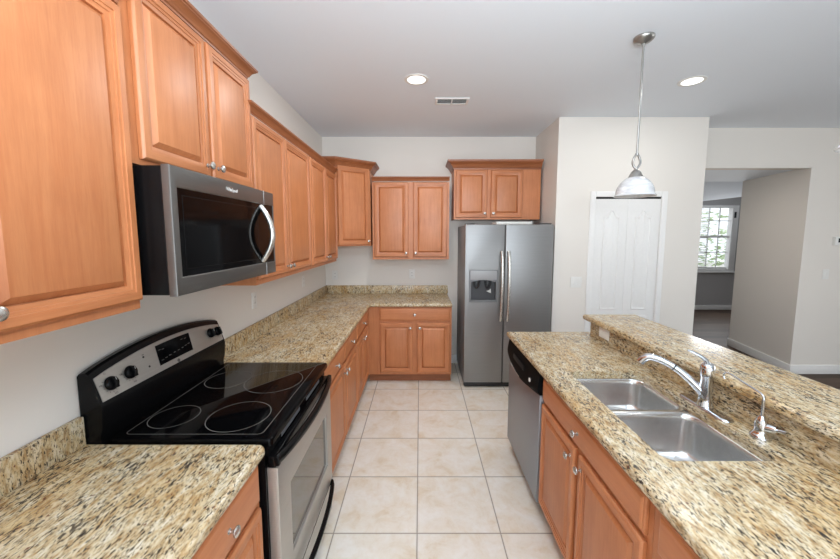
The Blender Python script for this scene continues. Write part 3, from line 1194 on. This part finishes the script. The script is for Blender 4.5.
# vent grille above the door
m = MB()
m.box(0.012, W - 0.012, -0.010, 0.0, 0.853, 0.893)
vg = m.build('vent_panel', M['black'], t)
for x0 in (0.13, 0.43):
    m = MB()
    for k in range(20):
        x = x0 + 0.2 * k / 19
        m.box(x - 0.0022, x + 0.0022, -0.0125, -0.0095, 0.860, 0.888)
    m.box(x0 - 0.004, x0 + 0.204, -0.0115, -0.0095, 0.857, 0.861)
    m.build('vent_rib_panel', M['grey_plastic'], vg)
# storage drawer
m = MB()
m.box(0.012, W - 0.012, -0.036, -0.002, 0.035, 0.205, 0.006)
so = m.build('storage_drawer', M['steel_range'], t)
m = MB()
hp = []
for k in range(25):
    u = k / 24
    hp.append((0.02 + (W - 0.04) * u, -0.038 - 0.040 * math.sin(PI * u) ** 0.6, 0.207))
m.tube(hp, 0.012, 12)
m.box(0.012, W - 0.012, -0.036, -0.002, 0.203, 0.215)
m.build('drawer_handle', M['black'], so, angle=50)
m = MB()
for x in (0.05, W - 0.05):
    for y in (0.05, 0.55):
        m.box(x - .02, x + .02, y - .02, y + .02, 0, 0.041)
m.build('feet', M['dark_plastic'], t)

# ------------------------------------------------------------------ microwave
t = thing('microwave_oven', 'stainless over-the-range microwave hung above the range', 'microwave', (0.40, 1.128, 1.448), R(90))
W = 0.784
MH = 0.430
MB().box(0.001, W - 0.001, 0.030, 0.395, 0.004, MH - 0.004, 0.003).build('microwave_body', M['black'], t)
fr_ = MB().frame((0, W, 0, MH), (0.030, W - 0.012, 0.062, MH - 0.070), 0.028, 0.0, 0.006).build('door_frame', M['steel_dark'], t)
MB().box(0.028, W - 0.010, 0.004, 0.020, 0.060, MH - 0.068).build('door_glass', M['black_glass'], fr_)
m = MB()
m.frame((0.055, 0.60, 0.085, MH - 0.092), (0.058, 0.597, 0.088, MH - 0.095), 0.0045, 0.0032, 0.0004)
m.build('glass_edge_line', M['black'], fr_)
MB().box(0.664, 0.667, -0.0008, 0.004, 0.0, 0.062).box(0.664, 0.667, -0.0008, 0.004, MH - 0.070, MH).build('door_seam', M['pale_grey'], fr_)
m = MB()
hp = []
for k in range(21):
    u = k / 20
    hp.append((0.640, 0.008 - 0.058 * math.sin(PI * u) ** 0.85, 0.072 + 0.278 * u))
m.tube(hp, 0.015, 14, flat=(0.8, 1.2))
m.build('handle', M['nickel'], t, angle=50)
text_mesh('logo', 'Whirlpool', 0.021, M['white_plastic'], t, (0.365, -0.0012, MH - 0.036), (R(90), 0, 0))
m = MB()
n = 20
lo = []
for k in (0, 1):
    lo.append([(0.352 + (0.034 - .0022 * k) * math.cos(R(200 + 300 * i / n)), -0.0012, MH - 0.036 + (0.011 - .0014 * k) * math.sin(R(200 + 300 * i / n))) for i in range(n + 1)])
m.loft(lo, False, False, closed=False)
m.build('logo_swirl', M['nickel'], t)
MB().box(0.05, W - 0.05, 0.06, 0.36, -0.002, 0.006).build('vent_grille', M['dark_plastic'], t)

# ------------------------------------------------------------------ refrigerator
FX, FY, FW, FH = 1.668, 3.60, 0.925, 1.765
t = thing('refrigerator', 'stainless side-by-side refrigerator with water dispenser in the alcove', 'refrigerator', (FX, FY, 0))
MB().box(0.004, FW - 0.004, 0.065, 0.72, 0.05, FH - 0.01, 0.004).build('fridge_body', M['fridge_side'], t)
SEAM = 0.418
RE = (0.055, 0.345, 0.95, 1.285)
dl = MB().frame((0.002, SEAM - 0.003, 0.062, FH), RE, 0.062, 0.0, 0.012).build('freezer_door', M['steel_v'], t)
d2 = MB().box(SEAM + 0.003, FW - 0.002, 0.0, 0.062, 0.062, FH, 0.012, 3).build('fridge_door', M['steel_v'], t)
MB().box(SEAM - 0.004, SEAM + 0.004, 0.02, 0.06, 0.07, FH - 0.01).build('door_gasket', M['dark_plastic'], t)
m = MB()
m.frame((RE[0] - 0.004, RE[1] + 0.004, RE[2] - 0.004, RE[3] + 0.004), (RE[0] + 0.014, RE[1] - 0.014, RE[2] + 0.02, RE[3] - 0.10), 0.02, -0.004, 0.004)
dp = m.build('dispenser_surround', M['grey_plastic'], dl)
m = MB()
m.box(RE[0] + 0.006, RE[1] - 0.006, -0.006, 0.0, RE[3] - 0.098, RE[3] - 0.002, 0.003)
m.build('dispenser_controls', M['mid_grey'], dp)
m = MB()
lo = []
for k in range(13):
    u = k / 12
    x = RE[0] + 0.012 + (RE[1] - RE[0] - 0.024) * u
    zz = RE[3] - 0.098 - 0.028 + 0.026 * math.sin(PI * u)
    lo.append([(x, -0.0055, RE[3] - 0.097), (x, -0.0055, zz), (x, 0.01, zz), (x, 0.01, RE[3] - 0.097)])
m.loft(lo)
m.build('dispenser_hood', M['grey_plastic'], dp)
m = MB()
m.box(RE[0], RE[1], 0.055, 0.064, RE[2], RE[3])
m.box(RE[0], RE[0] + 0.012, 0.01, 0.06, RE[2], RE[3])
m.box(RE[1] - 0.012, RE[1], 0.01, 0.06, RE[2], RE[3])
m.box(RE[0], RE[1], 0.0, 0.06, RE[2], RE[2] + 0.018)
m.build('dispenser_recess', M['charcoal'], dp)
for cx in (0.135, 0.255):
    m = MB()
    m.tube([(cx - 0.030, 0.035, 1.175), (cx - 0.028, 0.022, 1.13), (cx - 0.012, 0.018, 1.105), (cx + 0.012, 0.018, 1.105), (cx + 0.028, 0.022, 1.13), (cx + 0.030, 0.035, 1.175)], 0.007, 10)
    m.box(cx - 0.018, cx + 0.018, 0.03, 0.05, 1.09, 1.18, 0.004)
    m.build('dispenser_paddle', M['dark_plastic'], dp)
m = MB()
m.prism([(0.240, 1.058), (0.292, 1.035), (0.289, 1.085), (0.272, 1.068)], 0.0, 0.002)
m.build('dispenser_sticker', M['paper'], dp, (0, 0.054, 0), (R(90), 0, 0))


def fridge_handle(x, parent):
    m = MB()
    hp = []
    for k in range(25):
        u = k / 24
        hp.append((x, -0.022 - 0.042 * math.sin(PI * u) ** 0.5, 0.755 + 0.73 * u))
    m.tube(hp, 0.0165, 14, flat=(1.0, 1.0))
    for z in (0.765, 1.475):
        m.box(x - 0.012, x + 0.012, -0.03, 0.001, z - 0.014, z + 0.014, 0.004)
    return m.build('handle', M['nickel'], parent, angle=50)


fridge_handle(SEAM - 0.036, dl)
fridge_handle(SEAM + 0.036, d2)
MB().box(0.01, FW - 0.01, 0.03, 0.07, 0.01, 0.058, 0.003).build('kick_grille', M['dark_plastic'], t)
m = MB()
m.box(0.015, 0.11, 0.07, 0.17, FH - 0.012, FH + 0.012, 0.004)
m.box(FW - 0.14, FW - 0.01, 0.05, 0.2, FH - 0.012, FH + 0.014, 0.004)
m.build('hinge_cover', M['dark_plastic'], t)
m = MB()
for x in (0.05, FW - 0.05):
    mt = Matrix.Translation((x, 0.10, 0.024)) @ Matrix.Rotation(R(90), 4, 'Y')
    m.lathe([(0.0, -0.015), (0.024, -0.015), (0.024, 0.015), (0.0, 0.015)], 20, mt)
m.box(0.02, FW - 0.02, 0.60, 0.68, 0.0, 0.06)
m.build('roller', M['grey_plastic'], t)
# a pale box lying on top of the fridge
tag(MB().box(2.035, 2.425, 3.80, 4.02, FH - 0.009, FH + 0.036, 0.004).build('flat_box', M['paper'], recentre=True), 'flat off-white box lying on top of the refrigerator', 'box')

# ------------------------------------------------------------------ dishwasher
t = thing('dishwasher', 'stainless dishwasher with black control panel at the island end', 'dishwasher', (1.90, 2.550, 0), R(-90))
W = 0.68
MB().box(0.002, W - 0.002, 0.03, 0.56, 0.05, 0.876).build('dishwasher_tub', M['black'], t)
MB().box(0.006, W - 0.004, -0.022, 0.03, 0.095, 0.745, 0.006).build('door', M['steel_dw'], t)
m = MB()
n = 20
lo = []
for k in range(n + 1):
    u = k / n
    x = 0.004 + (W - 0.008) * u
    sag = 0.042 * math.sin(PI * u) ** 0.9
    bulge = 0.018 * math.sin(PI * u) ** 0.8
    zb = 0.748 - sag
    lo.append([(x, 0.03, 0.874), (x, 0.03, zb), (x, -0.022, zb), (x, -0.034 - bulge, zb + 0.02), (x, -0.036 - bulge, zb + 0.045), (x, -0.030, 0.835), (x, -0.024, 0.868), (x, -0.018, 0.874)])
m.loft(lo)
pn = m.build('control_panel', M['black_plastic'], t, angle=40)
m = MB()
m.prism([(0.16, 0.742), (0.30, 0.722), (0.38, 0.722), (0.38, 0.730), (0.30, 0.730), (0.16, 0.750)], 0.0, 0.001)
m.build('logo_strip', M['marking_light'], pn, (0, -0.0555, 0.008), (R(90), 0, 0))
MB().lathe([(0.0, 0), (0.012, 0), (0.012, 0.004), (0, 0.005)], 18, Matrix.Translation((W - 0.11, -0.046, 0.795)) @ Matrix.Rotation(R(90), 4, 'X')).build('indicator_light', M['white_plastic'], pn)
m = MB()
m.box(0.20, 0.44, -0.0465, -0.040, 0.795, 0.83, 0.004)
m.build('handle_recess', M['shadow_gap'], pn)
MB().box(0.004, W - 0.004, 0.05, 0.10, 0.0, 0.06).build('toe_plate', M['black'], t)

# ------------------------------------------------------------------ electrical fittings
og = 'white wall outlets'


def outlet(label, loc, rz, cat='outlet', style='duplex', w=0.072, h=0.116, grp=og, mat='white_plastic'):
    t = thing('wall_outlet' if cat == 'outlet' else 'light_switch', label, cat, loc, rz, grp)
    m = MB()
    m.rects([(0, 0.0), (0, -0.003), (0.003, -0.0055), (0.006, -0.006)], (-w / 2, w / 2, -h / 2, h / 2))
    m.build('cover_plate', M[mat], t)
    if style == 'duplex':
        for dz in (0.021, -0.021):
            m = MB()
            m.box(-0.016, 0.016, -0.0078, -0.005, dz - 0.014, dz + 0.014, 0.002)
            s_ = m.build('socket', M[mat], t)
            MB().box(-0.008, -0.0055, -0.0082, -0.0075, dz - 0.004, dz + 0.006).box(0.0055, 0.008, -0.0082, -0.0075, dz - 0.004, dz + 0.006).build('slot', M['marking'], s_)
    elif style == 'double':
        for dx in (-0.024, 0.024):
            MB().box(dx - 0.017, dx + 0.017, -0.0085, -0.005, -0.034, 0.034, 0.002).build('rocker', M[mat], t)
    elif style == 'single':
        MB().box(-0.017, 0.017, -0.0085, -0.005, -0.034, 0.034, 0.002).build('rocker', M[mat], t)
    elif style == 'horizontal':
        m = MB()
        for dx in (0.021, -0.021):
            m.box(dx - 0.014, dx + 0.014, -0.0078, -0.005, -0.016, 0.016, 0.002)
        m.build('socket', M[mat], t)
    return t


outlet('white outlet on the left wall, nearer the range', (0.0005, 2.46, 1.185), R(90))
outlet('white outlet on the left wall, nearer the back corner', (0.0005, 3.51, 1.185), R(90))
outlet('white outlet on the back wall, beside the left corner', (0.12, 4.3595, 1.15), 0)
outlet('white outlet on the back wall, right half above the backsplash', (1.098, 4.3595, 1.163), 0)
outlet('white outlet low on the back wall beside the refrigerator', (1.60, 4.3595, 0.30), 0)
outlet('white horizontal outlet on the island granite riser', (2.4497, 2.285, 0.990), R(-90 + 1.6), style='horizontal', w=0.116, h=0.072)
outlet('white double light switch left of the pantry door', (2.865, 3.6495, 1.155), 0, 'switch', 'double', 0.115, 0.116, None)
outlet('white light switch on the right wall below the thermostat', (5.93, 3.9995, 1.20), 0, 'switch', 'single', 0.072, 0.116, None)
t = thing('thermostat', 'white thermostat with small dark screen on the right wall', 'thermostat', (6.035, 3.9995, 1.585))
MB().rects([(0, 0), (0, -0.018), (0.004, -0.024), (0.007, -0.025)], (-0.065, 0.065, -0.05, 0.05)).build('case', M['white_plastic'], t)
MB().box(-0.030, 0.045, -0.0258, -0.024, -0.015, 0.034).build('screen', M['lcd'], t)

# ------------------------------------------------------------------ pendants
pg = 'pendant lamps over the island'


def pendant(label, loc, zb):
    """loc = ceiling point, zb = height of the shade's lower rim"""
    t = thing('pendant_lamp', label, 'pendant lamp', loc, 0, pg)
    MB().lathe([(0.058, -0.001), (0.058, -0.010), (0.054, -0.018), (0.038, -0.030), (0.014, -0.038), (0.010, -0.040), (0.009, -0.055), (0.0, -0.056)], 32).build('canopy', M['nickel_dull'], t, angle=50)
    H = loc[2] - zb
    top = -(H - 0.262)
    MB().tube([(0, 0, -0.045), (0, 0, top)], 0.0062, 12).build('rod', M['nickel_dull'], t)
    m = MB()
    for s_ in (-1, 1):
        pts = []
        for k in range(17):
            u = k / 16
            pts.append((s_ * 0.025 * math.sin(PI * u) ** 0.8 * (1 - 0.12 * u), s_ * 0.004 * math.sin(2 * PI * u), top - 0.092 * u))
        m.tube(pts, 0.0068, 10, flat=(1.0, 1.0))
    m.lathe([(0.0, top + 0.006), (0.010, top + 0.004), (0.010, top - 0.008), (0.0, top - 0.010)], 16)
    m.lathe([(0.0, top - 0.080), (0.009, top - 0.084), (0.009, top - 0.098), (0.0, top - 0.1)], 16)
    m.build('loop', M['nickel_dull'], t, angle=60)
    z0 = top - 0.094
    MB().lathe([(0.006, z0), (0.014, z0 - 0.004), (0.026, z0 - 0.016), (0.036, z0 - 0.036), (0.041, z0 - 0.050), (0.043, z0 - 0.054), (0.030, z0 - 0.055)], 28).build('cap', M['nickel_dull'], t, angle=50)
    zs = z0 - 0.048
    zr = -H
    hgt = zs - zr
    prof = [(0.034, zs)]
    for k in range(1, 13):
        u = k / 12
        r_ = 0.034 + 0.074 * math.sin(u * PI / 2) ** 0.85
        prof.append((r_, zs - hgt * 0.86 * u ** 1.25))
    prof += [(0.1125, zr + hgt * 0.07), (0.119, zr + 0.002), (0.118, zr), (0.114, zr + 0.003)]
    inner = [(max(0.02, r - 0.005), z + 0.001) for r, z in reversed(prof[:-3])]
    MB().lathe(prof + inner, 40, cap=False).build('glass_shade', M['alabaster'], t, angle=60)
    MB().lathe([(0.0, zs - 0.02), (0.014, zs - 0.022), (0.022, zs - 0.045), (0.024, zs - 0.06), (0.017, zs - 0.078), (0.0, zs - 0.085)], 18).build('bulb', M['white_plastic'], t)
    return t


pendant('nickel pendant lamp with white glass shade before the pantry door', (2.561, 2.224, CZ), 1.897)
pendant('white glass pendant shade cut off by the right picture edge', (2.582, 1.03, CZ), 1.915)

# ------------------------------------------------------------------ recessed lights and vent
rg = 'recessed ceiling lights'


def downlight(label, x, y, power):
    t = thing('recessed_light', label, 'ceiling light', (x, y, CZ), 0, rg)
    MB().lathe([(0.070, 0.0), (0.070, -0.004), (0.078, -0.006), (0.094, -0.004), (0.096, 0.0)], 36, cap=False).build('trim_ring', M['white_plastic'], t)
    MB().lathe([(0.0, -0.0035), (0.071, -0.0035), (0.071, -0.001)], 36).build('diffuser', M['lamp_on'], t)
    d = bpy.data.lights.new('downlight_lamp', 'AREA')
    d.shape = 'DISK'
    d.size = 0.13
    d.energy = power
    d.color = (0.97, 0.97, 0.95)
    o = bpy.data.objects.new('downlight_lamp', d)
    o.location = (0, 0, -0.012)
    o.parent = t
    COL.objects.link(o)
    return t


downlight('lit recessed ceiling light over the kitchen aisle, left of the vent', 1.173, 2.798, 18)
downlight('lit recessed ceiling light right of the hanging pendant', 3.323, 2.824, 8)

t = thing('ceiling_vent', 'white louvred air vent in the ceiling above the aisle', 'vent', (1.485, 3.225, CZ))
m = MB()
m.box(-0.15, 0.15, -0.075, -0.055, -0.008, 0.0, 0.002).box(-0.15, 0.15, 0.055, 0.075, -0.008, 0.0, 0.002)
m.box(-0.15, -0.128, -0.056, 0.056, -0.008, 0.0, 0.002).box(0.128, 0.15, -0.056, 0.056, -0.008, 0.0, 0.002)
m.box(-0.006, 0.006, -0.056, 0.056, -0.008, 0.0)
m.build('vent_frame', M['white_paint'], t)
m = MB()
for k in range(5):
    y = -0.044 + 0.022 * k
    b = bmesh.new()
    bmesh.ops.create_cube(b, size=1)
    m.merge(b, Matrix.Translation((0, y, -0.004)) @ Matrix.Rotation(R(28), 4, 'X') @ Matrix.Diagonal((0.26, 0.009, 0.001, 1)))
m.build('louvre', M['white_paint'], t)
MB().box(-0.13, 0.13, -0.057, 0.057, -0.0012, -0.0002).build('vent_duct', plain('dark_grey_duct', (60, 60, 60), 0.8), t)
